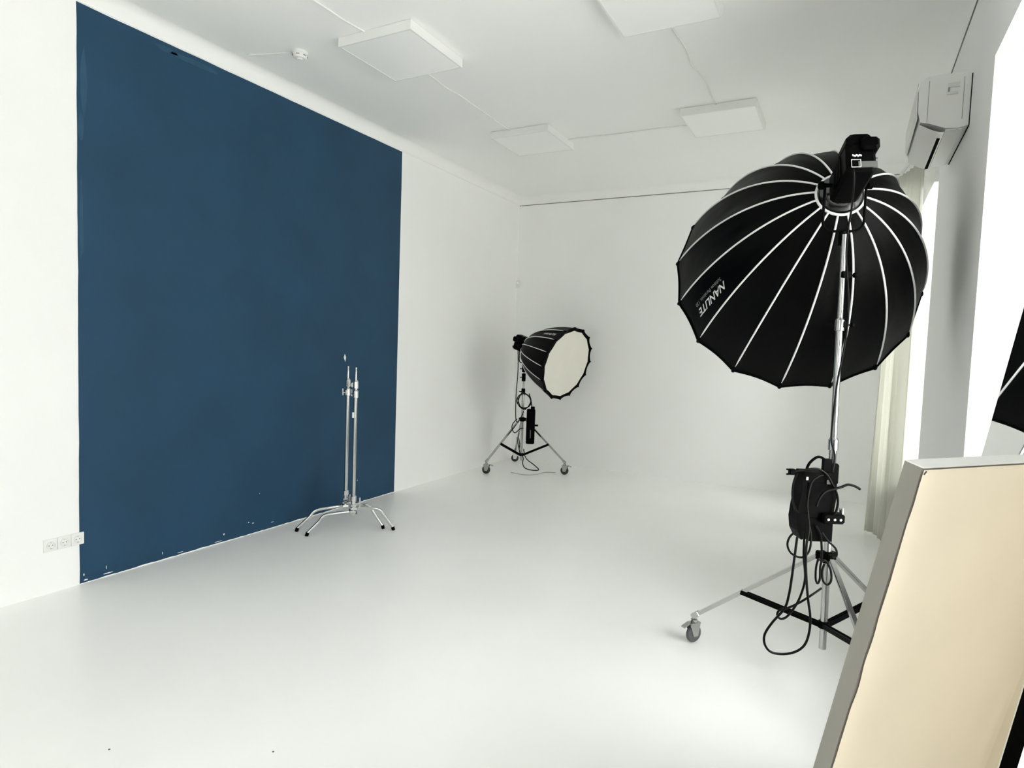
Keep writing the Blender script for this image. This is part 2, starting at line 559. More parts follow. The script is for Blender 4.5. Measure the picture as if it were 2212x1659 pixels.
t = thing('smoke_detector', 'round white smoke detector on the ceiling above the blue rectangle', 'smoke detector', (0.545, 3.262, ZC))
sx, sy = 0.545, 3.262
MB().lathe((sx, sy, ZC), (0, 0, -1), [(0.052, 0), (0.055, 0.008), (0.055, 0.018)], 28).build('base', 'plastic', t, True)
MB().lathe((sx, sy, ZC - 0.018), (0, 0, -1), [(0.047, 0), (0.048, 0.018), (0.040, 0.027), (0.024, 0.029)], 28).build('cover', 'plastic', t, True)
MB().lathe((sx, sy, ZC - 0.046), (0, 0, -1), [(0.020, 0), (0.019, 0.008), (0.012, 0.010)], 18).build('sensor_cage', 'plastic', t, True)
for k in range(6):
    a = k * math.pi / 3
    c = V((sx + 0.047 * math.cos(a), sy + 0.047 * math.sin(a), ZC - 0.030))
    MB().obox(c, V((-math.sin(a), math.cos(a), 0)) * 0.012, V((0, 0, 0.003)), V((math.cos(a), math.sin(a), 0)) * 0.0025).build('vent', 'printgrey', t)
o = MB().tube(smooth_path([(sx - 0.05, sy - .01, ZC - 0.004), (sx - 0.15, sy - 0.06, ZC - 0.005), (sx - 0.27, sy - 0.09, ZC - 0.004), (sx - 0.38, sy - 0.13, ZC - 0.004)], 6), 0.003, 6).build('detector_cable', 'plastic', None, True)
tag(o, 'thin white wire from the smoke detector to the wall', 'cable')

# ------------------------------------------------------------------ air conditioner
ya, yb = 4.135, 4.905
t = thing('air_conditioner', 'white wall mounted air conditioner high above the curtain', 'air conditioner', (W, (ya + yb) / 2, 2.80))
# body profile in x (out of the wall, positive into the room) and z
prof = [(0, 3.075), (0, 2.805), (0.05, 2.795), (0.105, 2.800), (0.185, 2.835), (0.222, 2.845), (0.236, 2.90), (0.240, 3.02), (0.232, 3.062), (0.20, 3.085), (0.08, 3.085)]
MB().prism(prof, (W, ya + 0.012, 0), (-1, 0, 0), (0, 0, 1), (0, yb - ya - 0.024, 0)).build('body', 'acplastic', t)
for yy in (ya, yb - 0.012):
    MB().prism([(a, z) for a, z in prof], (W, yy, 0), (-1, 0, 0), (0, 0, 1), (0, 0.012, 0)).build('end_cap', 'acplastic', t)
# front panel
MB().prism([(0.237, 2.865), (0.2455, 2.905), (0.2495, 3.02), (0.244, 3.055), (0.239, 3.06), (0.243, 3.02), (0.239, 2.905)], (W, ya + 0.004, 0), (-1, 0, 0), (0, 0, 1), (0, yb - ya - 0.008, 0)).build('front_panel', 'acplastic', t)
# curved flap under the front edge
fl = []
for k in range(9):
    a = k / 8
    fl.append((0.228 - 0.118 * a, 2.838 - 0.052 * math.sin(a * math.pi / 2) ** 1.2))
fl2 = [(x, z - 0.006) for x, z in fl]
MB().prism(fl + fl2[::-1], (W, ya + 0.015, 0), (-1, 0, 0), (0, 0, 1), (0, yb - ya - 0.03, 0)).build('air_flap', 'acsatin', t, True, 35)
MB().prism([(0.112, 2.781), (0.132, 2.778), (0.132, 2.785), (0.112, 2.788)], (W, ya + 0.11, 0), (-1, 0, 0), (0, 0, 1), (0, yb - ya - 0.13, 0)).build('air_slot', 'slot', t)
MB().prism([(0.03, 2.792), (0.104, 2.792), (0.104, 2.797), (0.03, 2.797)], (W, ya + 0.015, 0), (-1, 0, 0), (0, 0, 1), (0, yb - ya - 0.03, 0)).build('underside_panel', 'acplastic', t)
MB().box((W - 0.004, ya - 0.006, 2.80), (W, yb, 3.07)).build('wall_gap', 'slot', t)
# pipe knock-out on the near end and the two seams
yq = ya - 0.002
ko = MB()
ko.box((W - 0.105, yq - 0.004, 3.010), (W - 0.055, yq + .002, 3.035))
kk = ko.build('pipe_knockout', 'acsatin', t)
MB().box((W - 0.110, yq - 0.004, 2.975), (W - 0.060, yq + .002, 2.988)).build('pipe_knockout', 'acsatin', t)
MB().box((W - 0.106, yq - 0.005, 2.988), (W - 0.098, yq + .002, 3.012)).build('pipe_knockout', 'printgrey', t)
for xx in (0.192, 0.035):
    MB().box((W - xx - 0.0012, yq, 2.84), (W - xx + 0.0012, yq + .003, 3.06)).build('seam', 'printgrey', t)

# ------------------------------------------------------------------ curtain
t = thing('curtain', 'off white curtain hanging in folds beside the far window', 'curtain', (4.35, 5.8, 0.02))
NU, NV = 170, 26
vs, fs = [], []
for j in range(NV + 1):
    q = j / NV
    z = 3.10 - 3.075 * q
    for i in range(NU + 1):
        s = i / NU
        y = 5.98 + (6.37 - 5.98) * s + 0.03 * q * math.sin(9 * s + 1)
        xc = 4.475 + (4.335 - 0.045 * q - 4.475) * s
        amp = (0.022 + 0.022 * q) * (0.75 + 0.4 * math.sin(5.3 * s + 1))
        x = xc + amp * math.sin(2 * math.pi * 5.5 * s + 0.5 * math.sin(7 * s) + 0.35 * q) + 0.006 * math.sin(31 * s + 4 * q)
        vs.append((x, y, z))
for j in range(NV):
    for i in range(NU):
        a = j * (NU + 1) + i
        fs.append((a, a + 1, a + NU + 2, a + NU + 1))
f = MB()
f.add(vs, fs)
co = f.build('curtain_cloth', 'curtain', t, True, 180)
so = co.modifiers.new('thickness', 'SOLIDIFY')
so.thickness = 0.002
MB().tube([(4.44, 5.5, 3.115), (4.33, 6.6, 3.115)], 0.011, 10).build('curtain_rail', 'windowframe', t, True)
for yy in (5.6, 6.5):
    MB().box((4.39 if yy < 6 else 4.335, yy - .012, 3.105), (W, yy + .012, 3.125)).build('rail_bracket', 'windowframe', t)

# ------------------------------------------------------------------ C-stands in front of the blue rectangle
def c_stand(base, height, feet, lab, twist, tagside):
    bx, by = base
    t = thing('c_stand', lab, 'light stand', (bx, by, 0), 'chrome stands in front of the blue wall')
    B = V((bx, by, 0))
    zs = [0.175, 0.20, 0.225]
    for k, (fx, fy) in enumerate(feet):
        d = V((fx - bx, fy - by, 0))
        dn = d.normalized()
        L = d.length
        p = [B + dn * 0.018 + Z * zs[k], B + dn * (L * 0.55) + Z * (zs[k] - 0.012), B + dn * (L * 0.66) + Z * (zs[k] - 0.028),
             B + dn * (L * 0.73) + Z * (zs[k] - 0.062), B + dn * (L * 0.985) + Z * 0.022]
        path = [p[0], p[0].lerp(p[1], .5)] + smooth_path(p[1:4], 5)[:-1] + [p[3], p[4]]
        leg = MB().tube(path, 0.0125, 12).build('leg', 'chrome', t, True)
        MB().tube([B + dn * (L * 0.975) + Z * 0.03, B + dn * L + Z * 0.0], [0.0145, 0.0135], 12).build('foot_cap', 'black', leg, True)
        # clamp block round the column
        MB().obox(B + Z * zs[k] + dn * 0.006, dn * 0.027, dn.cross(Z) * 0.024, Z * 0.0115, 0.005).build('leg_clamp', 'chrome', t, True, 30)
    MB().lathe(B, Z, [(0.016, 0.145), (0.02, 0.15), (0.02, 0.165)], 18).build('base_ring', 'chrome', t, True)
    # locking T-handle of the base
    hx = V((math.cos(twist), math.sin(twist), 0))
    MB().tube([B + Z * 0.24, B + Z * 0.24 + hx * 0.05], 0.006, 8).tube([B + hx * 0.05 + Z * 0.205, B + hx * 0.05 + Z * 0.29], 0.007, 8).build('base_handle', 'chrome', t, True)
    MB().lathe(B, Z, [(0.0175, 0.15), (0.0175, 0.265), (0.0235, 0.265), (0.0235, 0.30), (0.0175, 0.305)], 20).build('base_socket', 'chrome', t, True, 30)
    MB().lathe(B, Z, [(0.0155, 0.16), (0.0155, height - 0.20)], 20).build('column', 'steel', t, True, 30)
    hz = height - 0.20
    for (dz, r) in ((0.0, 0.022), (0.075, 0.0215)):
        c = MB().lathe(B + Z * (hz + dz - 0.04), Z, [(0.017, -0.004), (r, 0), (r, 0.05), (r - .003, 0.055), (0.014, 0.062)], 20).build('clamp_collar', 'chrome', t, True, 30)
        a = twist + 2.2 + dz * 9
        u = V((math.cos(a), math.sin(a), 0))
        MB().obox(B + Z * (hz + dz - 0.015) + u * 0.026, u * 0.012, Z * 0.02, u.cross(Z) * 0.009, 0.003).build('clamp_ear', 'chrome', c, True, 30)
        MB().tube([B + Z * (hz + dz - 0.015) + u * 0.03, B + Z * (hz + dz - 0.015) + u * 0.062], 0.005, 8).tube(
            [B + Z * (hz + dz - 0.035) + u * 0.062, B + Z * (hz + dz + 0.02) + u * 0.066], 0.006, 8).build('clamp_handle', 'chrome', c, True)
    MB().lathe(B, Z, [(0.0125, height - 0.20), (0.0125, height - 0.098)], 16).build('riser', 'steel', t, True, 30)
    MB().lathe(B, Z, [(0.008, height - 0.10), (0.008, height - 0.03), (0.0062, height - 0.026), (0.0062, height - 0.018), (0.008, height - 0.014), (0.0075, height)], 14).build('top_pin', 'chrome', t, True, 30)
    if tagside:
        c = V((bx, by, height - 0.38)) - _r0 * 0.012 - _f.cross(Z).cross(Z) * 0.0
        MB().obox(c + V((0.47, -0.88, 0)) * 0.010, _r0 * 0.0085, Z * 0.022, V((0.47, -0.88, 0)) * 0.007, 0.002).build('sticker', 'plastic', t)
    return t
c_stand((0.437, 3.925), 1.335, [(0.229, 3.591), (0.743, 4.045), (0.15, 4.30)], 'rear one of two chrome stands standing against the blue rectangle', 2.6, False)
c_stand((0.618, 3.818), 1.335, [(0.385, 3.550), (0.836, 4.062), (0.25, 4.25)], 'front one of two chrome stands with a white sticker on its column', 0.6, True)

# ------------------------------------------------------------------ wheeled wind-up stands
def caster(parent, foot, head, wheel_r, material, yaw, brake=True):
    """foot = floor contact point, head = end of the leg"""
    fwd = V((math.cos(yaw), math.sin(yaw), 0))
    side = fwd.cross(Z)
    c = V((foot[0], foot[1], wheel_r))
    t = MB().lathe((head.x, head.y, c.z + wheel_r * 1.25), Z, [(0.016, 0), (0.018, 0.006), (0.018, 0.018), (0.010, 0.022), (0.010, max(0.024, head.z - c.z - wheel_r * 1.25))], 14).build('caster', 'steel', parent, True, 30)
    w = wheel_r * 0.30
    MB().lathe(c - side * w, side, [(wheel_r * .45, -.001), (wheel_r * .85, 0), (wheel_r, w * .5), (wheel_r, w * 1.5), (wheel_r * .85, 2 * w), (wheel_r * .45, 2 * w + .001)], 24).build('wheel', material, t, True, 50)
    for s in (-1, 1):
        poly = [(-.35 * wheel_r, -.25 * wheel_r), (.35 * wheel_r, -.25 * wheel_r), (.62 * wheel_r, 1.22 * wheel_r), (-.9 * wheel_r, 1.22 * wheel_r)]
        oo = c + side * (s * (w + 0.004)) - side * .0015
        MB().prism(poly, oo, -fwd, Z, side * 0.003).build('fork', 'steel', t)
    MB().obox(c + Z * (wheel_r * 1.25) + fwd * (wheel_r * .05), fwd * wheel_r * .7, side * (w + .006), Z * 0.003).build('fork_bridge', 'steel', t)
    if brake:
        MB().obox(c + Z * (wheel_r * 1.18) + fwd * (wheel_r * 1.25), (fwd - Z * .35) * wheel_r * .45, side * (w * .95), Z * 0.003).build('brake_pedal', 'steel', t)
    return t

def light_stand(lab, base, feet, zcol, zhub, ztop, bottom, lean, tube_r, wheel_r, wmat, yaws, brk=0.59, sections=None, brace_h=0.0105):
    t = thing('light_stand', lab, 'light stand', (base[0], base[1], 0), 'wheeled light stands')
    B = V((base[0], base[1], 0))
    def P(z):
        return B + lean * z + Z * z
    # column, in tubes that get thinner
    for z0, z1, r in sections:
        MB().tube([P(z0), P(z1)], r, 18).build('column_tube', 'steel', t, True, 30)
    for z0, z1, r in sections[:-1]:
        MB().tube([P(z1 - 0.05), P(z1 - 0.048), P(z1), P(z1 + 0.012)], [r, r + .006, r + .006, r - .002], 18).build('lock_collar', 'steel', t, True, 30)
    # leg collar and brace hub
    MB().tube([P(zcol - 0.03), P(zcol - 0.028), P(zcol + 0.022), P(zcol + 0.026)], [tube_r, tube_r + .012, tube_r + .012, tube_r + .004], 18).build('leg_collar', 'black', t, True, 30)
    MB().tube([P(zhub - 0.015), P(zhub - 0.013), P(zhub + 0.018), P(zhub + 0.02)], [tube_r, tube_r + .008, tube_r + .008, tube_r + .002], 18).build('brace_hub', 'black', t, True, 30)
    for k, ft in enumerate(feet):
        ft = V((ft[0], ft[1], 0))
        d = (ft - B)
        d.z = 0
        dn = d.normalized()
        sd = dn.cross(Z)
        a = P(zcol) + dn * (tube_r + 0.022)
        b = ft + Z * (wheel_r * 2 + 0.05) 
        ld = (b - a)
        up = sd.cross(ld.normalized())
        # lug on the collar
        MB().obox(P(zcol) + dn * (tube_r + .014), dn * 0.020, sd * 0.014, Z * 0.020, 0.004).build('leg_lug', 'black', t)
        leg = MB().obox((a + b) / 2, ld / 2, sd * 0.010, up * 0.0095).build('leg', 'steel', t)
        MB().obox(a.lerp(b, 0.17), ld * 0.17, sd * 0.0125, up * 0.003).build('leg_strip', 'steel', leg)
        MB().obox(a.lerp(b, 0.99), ld.normalized() * 0.022, sd * 0.014, up * 0.014, .003).build('leg_end', 'steel', leg)
        # brace: two flat bars
        j = a.lerp(b, brk)
        h0 = P(zhub) + dn * (tube_r + 0.004)
        bd = j - h0
        bu = sd.cross(bd.normalized())
        br = MB()
        br.obox((h0 + j) / 2 + sd * 0.011, bd / 2 * 1.03, bu * brace_h, sd * 0.003)
        br.obox((h0 + j) / 2 - sd * 0.011, bd / 2 * 1.03, bu * brace_h, sd * 0.003)
        br.build('brace', 'black', t)
        caster(t, (ft.x, ft.y), V((ft.x, ft.y, wheel_r * 2 + 0.05)), wheel_r, wmat, yaws[k])
    return t, P

# --- big stand on the right
S1 = V((4.031, 3.322, 0))
ang = [174.6, 295.5, 54.6]
R1 = 0.621
feet1 = [(S1.x + R1 * math.cos(math.radians(a)), S1.y + R1 * math.sin(math.radians(a))) for a in ang]
lean1 = _r0 * -0.0125
st1, P1 = light_stand('big wheeled silver light stand carrying the large black softbox', (S1.x, S1.y), feet1, 0.60, 0.265, 2.1, 0.15, lean1, 0.0165, 0.047, 'wheel', [4.15, 5.0, 2.4],
                      sections=[(0.15, 1.16, 0.0165), (1.16, 1.72, 0.0150), (1.72, 2.115, 0.0125)])
# winder / clamps of the stand
c = P1(1.0)
MB().obox(c, _r0 * 0.023, Z * 0.050, V((0.47, -.88, 0)) * 0.028, 0.008).build('winder_box', 'black', st1)
for zz in (1.70, 1.93):
    c = P1(zz)
    MB().obox(c + _r0 * 0.012, _r0 * 0.022, Z * 0.016, V((0.47, -.88, 0)) * 0.020, 0.004).build('clamp_block', 'black', st1)
    MB().tube([c + _r0 * 0.03, c + _r0 * 0.055], 0.004, 8).lathe(c + _r0 * 0.05, _r0, [(0.007, 0), (0.012, .004), (0.012, .014), (0.007, .018)], 12).build('clamp_knob', 'black', st1, True)

# ------------------------------------------------------------------ studio lamp heads and parabolic softboxes
def frame(ax):
    e1 = ax.cross(Z).normalized()
    return e1, e1.cross(ax)

def rib_profile(u, s0, L, r0, R, t1):
    """position along the axis and radius of a rib, u from 0 at the ring to 1 at the rim"""
    t0 = math.asin(min(1, r0 / R * math.sin(t1)))
    t = t0 + (t1 - t0) * u
    r = R * math.sin(t) / math.sin(t1)
    s = s0 + (L - s0) * (math.cos(t0) - math.cos(t)) / (math.cos(t0) - math.cos(t1))
    return s, r

def softbox(lab, group, pv, ax, s0, L, r0, R, ph, t1, text=None, tscale=1.0, pr=0.0048, seed=0, wr=1.0):
    ax = V(ax).normalized()
    e1, e2 = frame(ax)
    pv = V(pv)
    root = thing('parabolic_softbox', lab, 'softbox', pv + ax * s0, group)
    N = 16
    def rad(k):
        a = ph + k * 2 * math.pi / N
        return e1 * math.cos(a) + e2 * math.sin(a)
    def rib(k, u, off=0.0):
        s, r = rib_profile(u, s0, L, r0, R, t1)
        return pv + ax * s + rad(k) * (r + off)
    def surf(k, u, v, off=0.0):
        dip = 0.014 * math.sin(math.pi * v)
        uu = u * (1 - dip)
        p = rib(k, uu).lerp(rib(k + 1, uu), v)
        cen = pv + ax * rib_profile(uu, s0, L, r0, R, t1)[0]
        d = p - cen
        pinch = 1 - 0.020 * math.sin(math.pi * v) * math.sin(math.pi * min(1, uu)) 
        nz = noise.noise(V((u * 3.1 + k * 7.3 + seed, v * 1.6, k * 3.7)))
        n2 = noise.noise(V((u * 7.0 + k * 5.1 + seed, v * 4.0 + 9, k * 1.7)))
        wv = (nz * 0.009 + n2 * 0.004) * wr * math.sin(math.pi * v) * math.sin(math.pi * min(1, u * .98 + .01))
        return cen + d * pinch + d.normalized() * (wv + off)
    NU_, NV_ = 36, 12
    for k in range(N):
        mb = MB()
        vs, fs = [], []
        for i in range(NU_ + 1):
            for j in range(NV_ + 1):
                vs.append(surf(k, i / NU_, j / NV_))
        for i in range(NU_):
            for j in range(NV_):
                a = i * (NV_ + 1) + j
                fs.append((a, a + 1, a + NV_ + 2, a + NV_ + 1))
        mb.add(vs, fs)
        mb.build('fabric_panel', 'nylon', root, True, 180)
    for k in range(N):
        pts = [rib(k, 0.0 + 0.965 * i / 30, pr * 0.55) for i in range(31)]
        rs = [pr] * 29 + [pr * .8, pr * .3]
        MB().tube(pts, rs, 8).build('rib_piping', 'piping', root, True)
        tip = rib(k, 1.0)
        dr = (rib(k, 1.0) - rib(k, 0.97)).normalized()
        MB().tube([tip - dr * 0.035 * tscale, tip - dr * 0.012 * tscale, tip + dr * 0.006 * tscale, tip + dr * 0.012 * tscale], [0.006 * tscale, 0.011 * tscale, 0.011 * tscale, 0.006 * tscale], 10).build('rib_cap', 'black', root, True)
    # rim hem and front skirt
    hem = []
    for k in range(N):
        for j in range(8):
            hem.append(surf(k, 1.0, j / 8))
    MB().tube(hem, 0.006 * tscale + .001, 8, closed=True).build('rim_hem', 'nylon', root, True)
    n = len(hem)
    cen = pv + ax * (L - 0.012)
    f1 = [cen + (p - (pv + ax * ((p - pv).dot(ax)))) * 0.91 for p in hem]
    mb = MB()
    mb.add(hem + f1, [(i, (i + 1) % n, n + (i + 1) % n, n + i) for i in range(n)])
    mb.build('front_skirt', 'nylon', root, True, 60)
    # front diffusion cloth
    vs = [cen + ax * 0.002 + ax * 0.0]
    rings = 8
    for q in range(1, rings + 1):
        for p in f1:
            vs.append(cen + (p - cen) * (1.01 * q / rings) + ax * (0.003 - 0.010 * (1 - (q / rings) ** 2)))
    fs = [(0, 1 + i, 1 + (i + 1) % n) for i in range(n)]
    for q in range(rings - 1):
        for i in range(n):
            a = 1 + q * n
            fs.append((a + i, a + (i + 1) % n, a + n + (i + 1) % n, a + n + i))
    MB().add(vs, fs).build('front_diffuser', 'fabric', root, True, 60)
    # speed ring
    MB().lathe(pv + ax * s0, ax, [(r0 - .004, -.006), (r0 + .004, -.006), (r0 + .006, .0), (r0 + .004, .008), (r0 - .004, .008), (r0 - .004, -.006)], 40, False).build('speed_ring', 'piping', root, True, 30)
    MB().lathe(pv + ax * s0, ax, [(r0 * .50, -.055), (r0 * .54, -.035), (r0 * .66, -.03), (r0 * .70, -.012), (r0 * .86, -.008), (r0 * .88, .004), (r0 - .004, .004)], 40, False).build('ring_cone', 'darksteel', root, True, 25)
    if text:
        k, lines = text
        chord = 2 * R * math.sin(math.pi / N)
        for body, u0, u1, vb, size, material in lines:
            cu = bpy.data.curves.new('lettering', 'FONT')
            cu.body = body
            cu.size = 1.0
            cu.shear = 0.25 if material == 'print' else 0.0
            cu.offset = 0.018 if material == 'print' else 0.0
            tmp = bpy.data.objects.new('lettering', cu)
            COL.objects.link(tmp)
            bpy.context.view_layer.update()
            dg = bpy.context.evaluated_depsgraph_get()
            me = bpy.data.meshes.new_from_object(tmp.evaluated_get(dg))
            bpy.data.objects.remove(tmp)
            fs = [tuple(p.vertices) for p in me.polygons]
            vs = []
            xa_ = min(q.co.x for q in me.vertices)
            xb_ = max(q.co.x for q in me.vertices)
            for vv in me.vertices:
                u = u0 + (vv.co.x - xa_) / (xb_ - xa_) * (u1 - u0)
                v = vb + vv.co.y * size / (chord * max(.2, rib_profile(u, s0, L, r0, R, t1)[1] / R))
                vs.append(surf(k, u, v, 0.004))
            MB().add(vs, fs).build('lettering', material, root)
    return root, rib

def lamp_head(lab, group, pv, ax, rear, front, w, h, yoke_drop, yoke_w, cable_side=1):
    ax = V(ax).normalized()
    e1, e2 = frame(ax)
    pv = V(pv)
    root = thing('studio_lamp', lab, 'studio lamp', pv - Z * yoke_drop, group)
    # main housing: tapered, chamfered box along the axis
    c = pv + ax * ((front + rear) / 2)
    MB().obox(c, e1 * w, e2 * h, ax * ((front - rear) / 2), 0.014).build('housing', 'black', root, True, 25)
    # upper fan cowl and rear hood
    MB().obox(pv + ax * (rear + 0.07) + e2 * (h + 0.018), e1 * (w * 0.92), e2 * 0.030, ax * 0.075, 0.018).build('fan_cowl', 'black', root, True, 25)
    MB().obox(pv + ax * (rear + 0.02) + e1 * (w * .55) + e2 * (h * .8), e1 * (w * .62), e2 * (h * .45), ax * 0.045, 0.012).build('control_hood', 'black', root, True, 25)
    # rear face: silver strip with a socket frame and small print
    rf = pv + ax * (rear - 0.003)
    MB().obox(rf - e2 * (h * 0.62) + e1 * (w * .35), e1 * (w * .62), e2 * (h * .20), ax * 0.004).build('rear_plate', 'steel', root)
    fr_ = MB()
    cx = rf - e2 * (h * 0.56) - e1 * (w * .42) - ax * 0.004
    a, b_ = w * .30, h * .26
    fr_.tube([cx - e1 * a - e2 * b_, cx + e1 * a - e2 * b_, cx + e1 * a + e2 * b_, cx - e1 * a + e2 * b_], 0.0022, 6, closed=True)
    fr_.build('socket_frame', 'print', root)
    MB().obox(cx + ax * .003, e1 * a, e2 * b_, ax * 0.002).build('socket', 'slot', root)
    for k, (dx, dz, ll) in enumerate([(-.55, .02, .010), (-.43, .0, .007), (-.33, .03, .008), (-.22, .0, .008), (-.1, .02, .010)]):
        MB().obox(rf + e1 * (w * dx) + e2 * (h * dz) - ax * .001, (e1 + e2 * (.5 if k % 2 else -.4)) * ll * .5, e2 * .0035, ax * 0.002).build('rear_marking', 'print', root)
    for dx, dz in ((.9, .55), (.95, -.2)):
        MB().obox(rf + e1 * (w * dx) + e2 * (h * dz) - ax * .001, e1 * .004, e2 * .003, ax * 0.003).build('rear_screw', 'steel', root)
    # side fins
    for s in (-1, 1):
        for q in range(5):
            cc = pv + ax * (rear + 0.08 + q * 0.022) + e1 * (s * (w + .002))
            MB().obox(cc, e1 * .003, e2 * (h * .7), ax * 0.006).build('cooling_fin', 'black', root)
    # front mount nose
    MB().lathe(pv + ax * front, ax, [(min(w, h) * .98, 0), (min(w, h) * .98, .012), (min(w, h) * .9, .022)], 28).build('mount_nose', 'steel', root, True, 30)
    # yoke: U-shaped bracket from the pivots down to the stand
    pts = [pv - e1 * yoke_w + Z * .01, pv - e1 * yoke_w - Z * (yoke_drop - .06)]
    for q in range(1, 7):
        a = q / 6 * math.pi / 2
        pts.append(pv - e1 * (yoke_w - .045 + .045 * math.cos(a)) - Z * (yoke_drop - .06 + .045 * math.sin(a)))
    pts += [p - e1 * (2 * (p - pv).dot(e1)) for p in reversed(pts)]
    MB().tube(pts, 0.0062, 8).build('yoke', 'black', root, True)
    for s in (-1, 1):
        MB().lathe(pv + e1 * (s * (w - .004)), e1 * s, [(.010, 0), (.010, yoke_w - w + .012), (.020, yoke_w - w + .012), (.020, yoke_w - w + .028), (.012, yoke_w - w + .034)], 16).build('tilt_knob', 'black', root, True, 30)
    MB().lathe(pv - Z * (yoke_drop + .02), Z, [(.016, -.03), (.018, 0), (.018, .03), (.012, .036)], 16).build('yoke_spigot', 'black', root, True, 30)
    return root

sc1 = 2.905 / 3.0
pv1 = CAM + (V((3.997, 3.428, 2.368)) - CAM) * sc1
ax1 = V((-0.267, 0.905, -0.331)).normalized()
lamp1 = lamp_head('black studio lamp head at the back of the large softbox', 'studio lamp heads', pv1, ax1, -0.215, 0.045, 0.060, 0.070, 0.225, 0.088)
sb1, rib1 = softbox('large black parabolic softbox with white ribs seen from behind', 'parabolic softboxes', pv1, ax1, 0.078, 1.015 * sc1, 0.108, 0.72 * sc1, 78.014, 1.14,
                    text=(2, [('NANLITE', 0.655, 0.90, 0.535, 0.060, 'print'), ('Softbox Parabolic 120', 0.665, 0.895, 0.385, 0.030, 'printgrey')]), seed=3)

# lamp of the small light in the far corner
S2 = V((0.500, 6.992, 0))
pv2 = V((0.488, 6.984, 1.551))
ax2 = V((0.936, -0.226, -0.27)).normalized()
st2, P2 = light_stand('small wheeled light stand in the far corner by the white wall', (S2.x, S2.y), [(0.277, 6.509), (0.179, 7.436), (1.068, 7.057)], 0.64, 0.19, 1.4, 0.12, V((-0.004, -0.002, 0)), 0.0175, 0.050, 'wheelblack', [0.2, 0.4, 0.1], brace_h=0.014,
                      sections=[(0.12, 0.98, 0.0175), (0.98, 1.16, 0.010), (1.16, 1.34, 0.009)])
for zz in (0.985, 1.165, 1.27):
    c = P2(zz)
    MB().obox(c, _r0 * 0.024, Z * 0.042 if zz != 1.165 else Z * .05, V((0.47, -.88, 0)) * 0.022, 0.006).build('clamp_block', 'black', st2)
    MB().tube([c, c - _r0 * 0.05], 0.006, 8).build('clamp_handle', 'black', st2, True)
lamp2 = lamp_head('black studio lamp head on the small far stand', 'studio lamp heads', pv2, ax2, -0.13, 0.03, 0.062, 0.07, 0.22, 0.085)
sb2, rib2 = softbox('small black softbox with a cream front facing the room centre', 'parabolic softboxes', pv2, ax2, 0.055, 0.71, 0.095, 0.44, 1.490, 1.22,
                    text=(14, [('NANLITE', 0.70, 0.93, 0.40, 0.045, 'print')]), tscale=.9, pr=0.0042, seed=11, wr=.5)

# ------------------------------------------------------------------ power supplies and cables
D1 = 2.87
def cable(name, pts, r, lab, parent=None, group=None, n=8, material='rubber'):
    o = MB().tube(smooth_path(pts, n), r, 8).build(name, material, parent, True)
    if not parent:
        tag(o, lab, 'cable', group)
    return o

vdir = V((0.47, -0.88, 0)).normalized()          # towards the viewer, level
pt = at(1758, 1090, 2.84)
ps = thing('power_supply', 'black power supply box hanging on the big stand wound with cables', 'power supply', at(1762, 1165, 2.84))
poly = [(-.077, .140), (-.07, .155), (.062, .155), (.072, .145), (.077, .05), (.068, -.03), (.068, -.155), (-.035, -.155), (-.050, -.142), (-.068, -.150), (-.088, -.11), (-.094, -.06), (-.088, .0), (-.077, .06)]
MB().prism(poly, pt + vdir * 0.045, _r0, Z, -vdir * 0.085).build('body', 'black', ps)
MB().obox(pt + vdir * 0.047 + Z * 0.03, _r0 * 0.055, Z * 0.08, vdir * 0.004, 0.003).build('front_panel', 'black', ps)
hb = pt + Z * 0.15
MB().tube(smooth_path([hb - _r0 * .045, hb - _r0 * .03 + Z * .04, hb + _r0 * .008 + Z * .068, hb + _r0 * .045 + Z * .045, hb + _r0 * .055], 6), .006, 8).build('handle', 'black', ps, True)
MB().obox(hb + _r0 * .045 + Z * .025, _r0 * .016, Z * .035, vdir * .012).build('hook', 'black', ps)
MB().obox(pt + vdir * .052 - _r0 * .062 + Z * .128, _r0 * .004, Z * .007, vdir * .003).build('indicator', 'print', ps)
MB().obox(pt + vdir * .052 + _r0 * .035 + Z * .115, _r0 * .010, Z * .010, vdir * .003, .003).build('emblem', 'printgrey', ps)
cl = pt + _r0 * .055 - Z * .045 + vdir * .05
MB().obox(cl, _r0 * .05, Z * .022, vdir * .03, .008).build('clamp', 'black', ps)
for q in (-.028, .0, .026):
    MB().lathe(cl + vdir * .03 + _r0 * q, vdir, [(.0065, 0), (.0065, .005), (.004, .008)], 12).build('clamp_bolt', 'chrome', ps, True, 30)
MB().tube([cl + _r0 * .045 + Z * .02, cl + _r0 * .045 + Z * .045], .009, 10).build('clamp_bolt', 'chrome', ps, True, 30)

def px(pts, t):
    return [at(x, y, (t if len(q) == 0 else q[0])) for (x, y, *q) in pts]
g1 = 'black cables of the big stand'
cable('lamp_cable', px([(1842, 366, 2.62), (1845, 380, 2.62), (1843, 420, 2.70), (1838, 460, 2.80), (1831, 505, 2.86), (1828, 560, 2.875), (1833, 640, 2.885), (1831, 700), (1822, 760), (1808, 830), (1800, 900), (1796, 950), (1803, 985), (1797, 1030, 2.83)], 2.87),
      0.0042, 'thin black cable from the lamp head down the big stand', group=g1)
cable('power_cable', px([(1722, 1160), (1710, 1250), (1703, 1290), (1694, 1315), (1668, 1345), (1652, 1370), (1652, 1392), (1665, 1408), (1690, 1413), (1718, 1408), (1738, 1393), (1748, 1365), (1750, 1330), (1745, 1290), (1741, 1230), (1742, 1180), (1748, 1140), (1744, 1090), (1752, 1045), (1766, 1030), (1778, 1026)], 2.74),
      0.0052, 'long black cable looping from the power supply to the floor', group=g1)
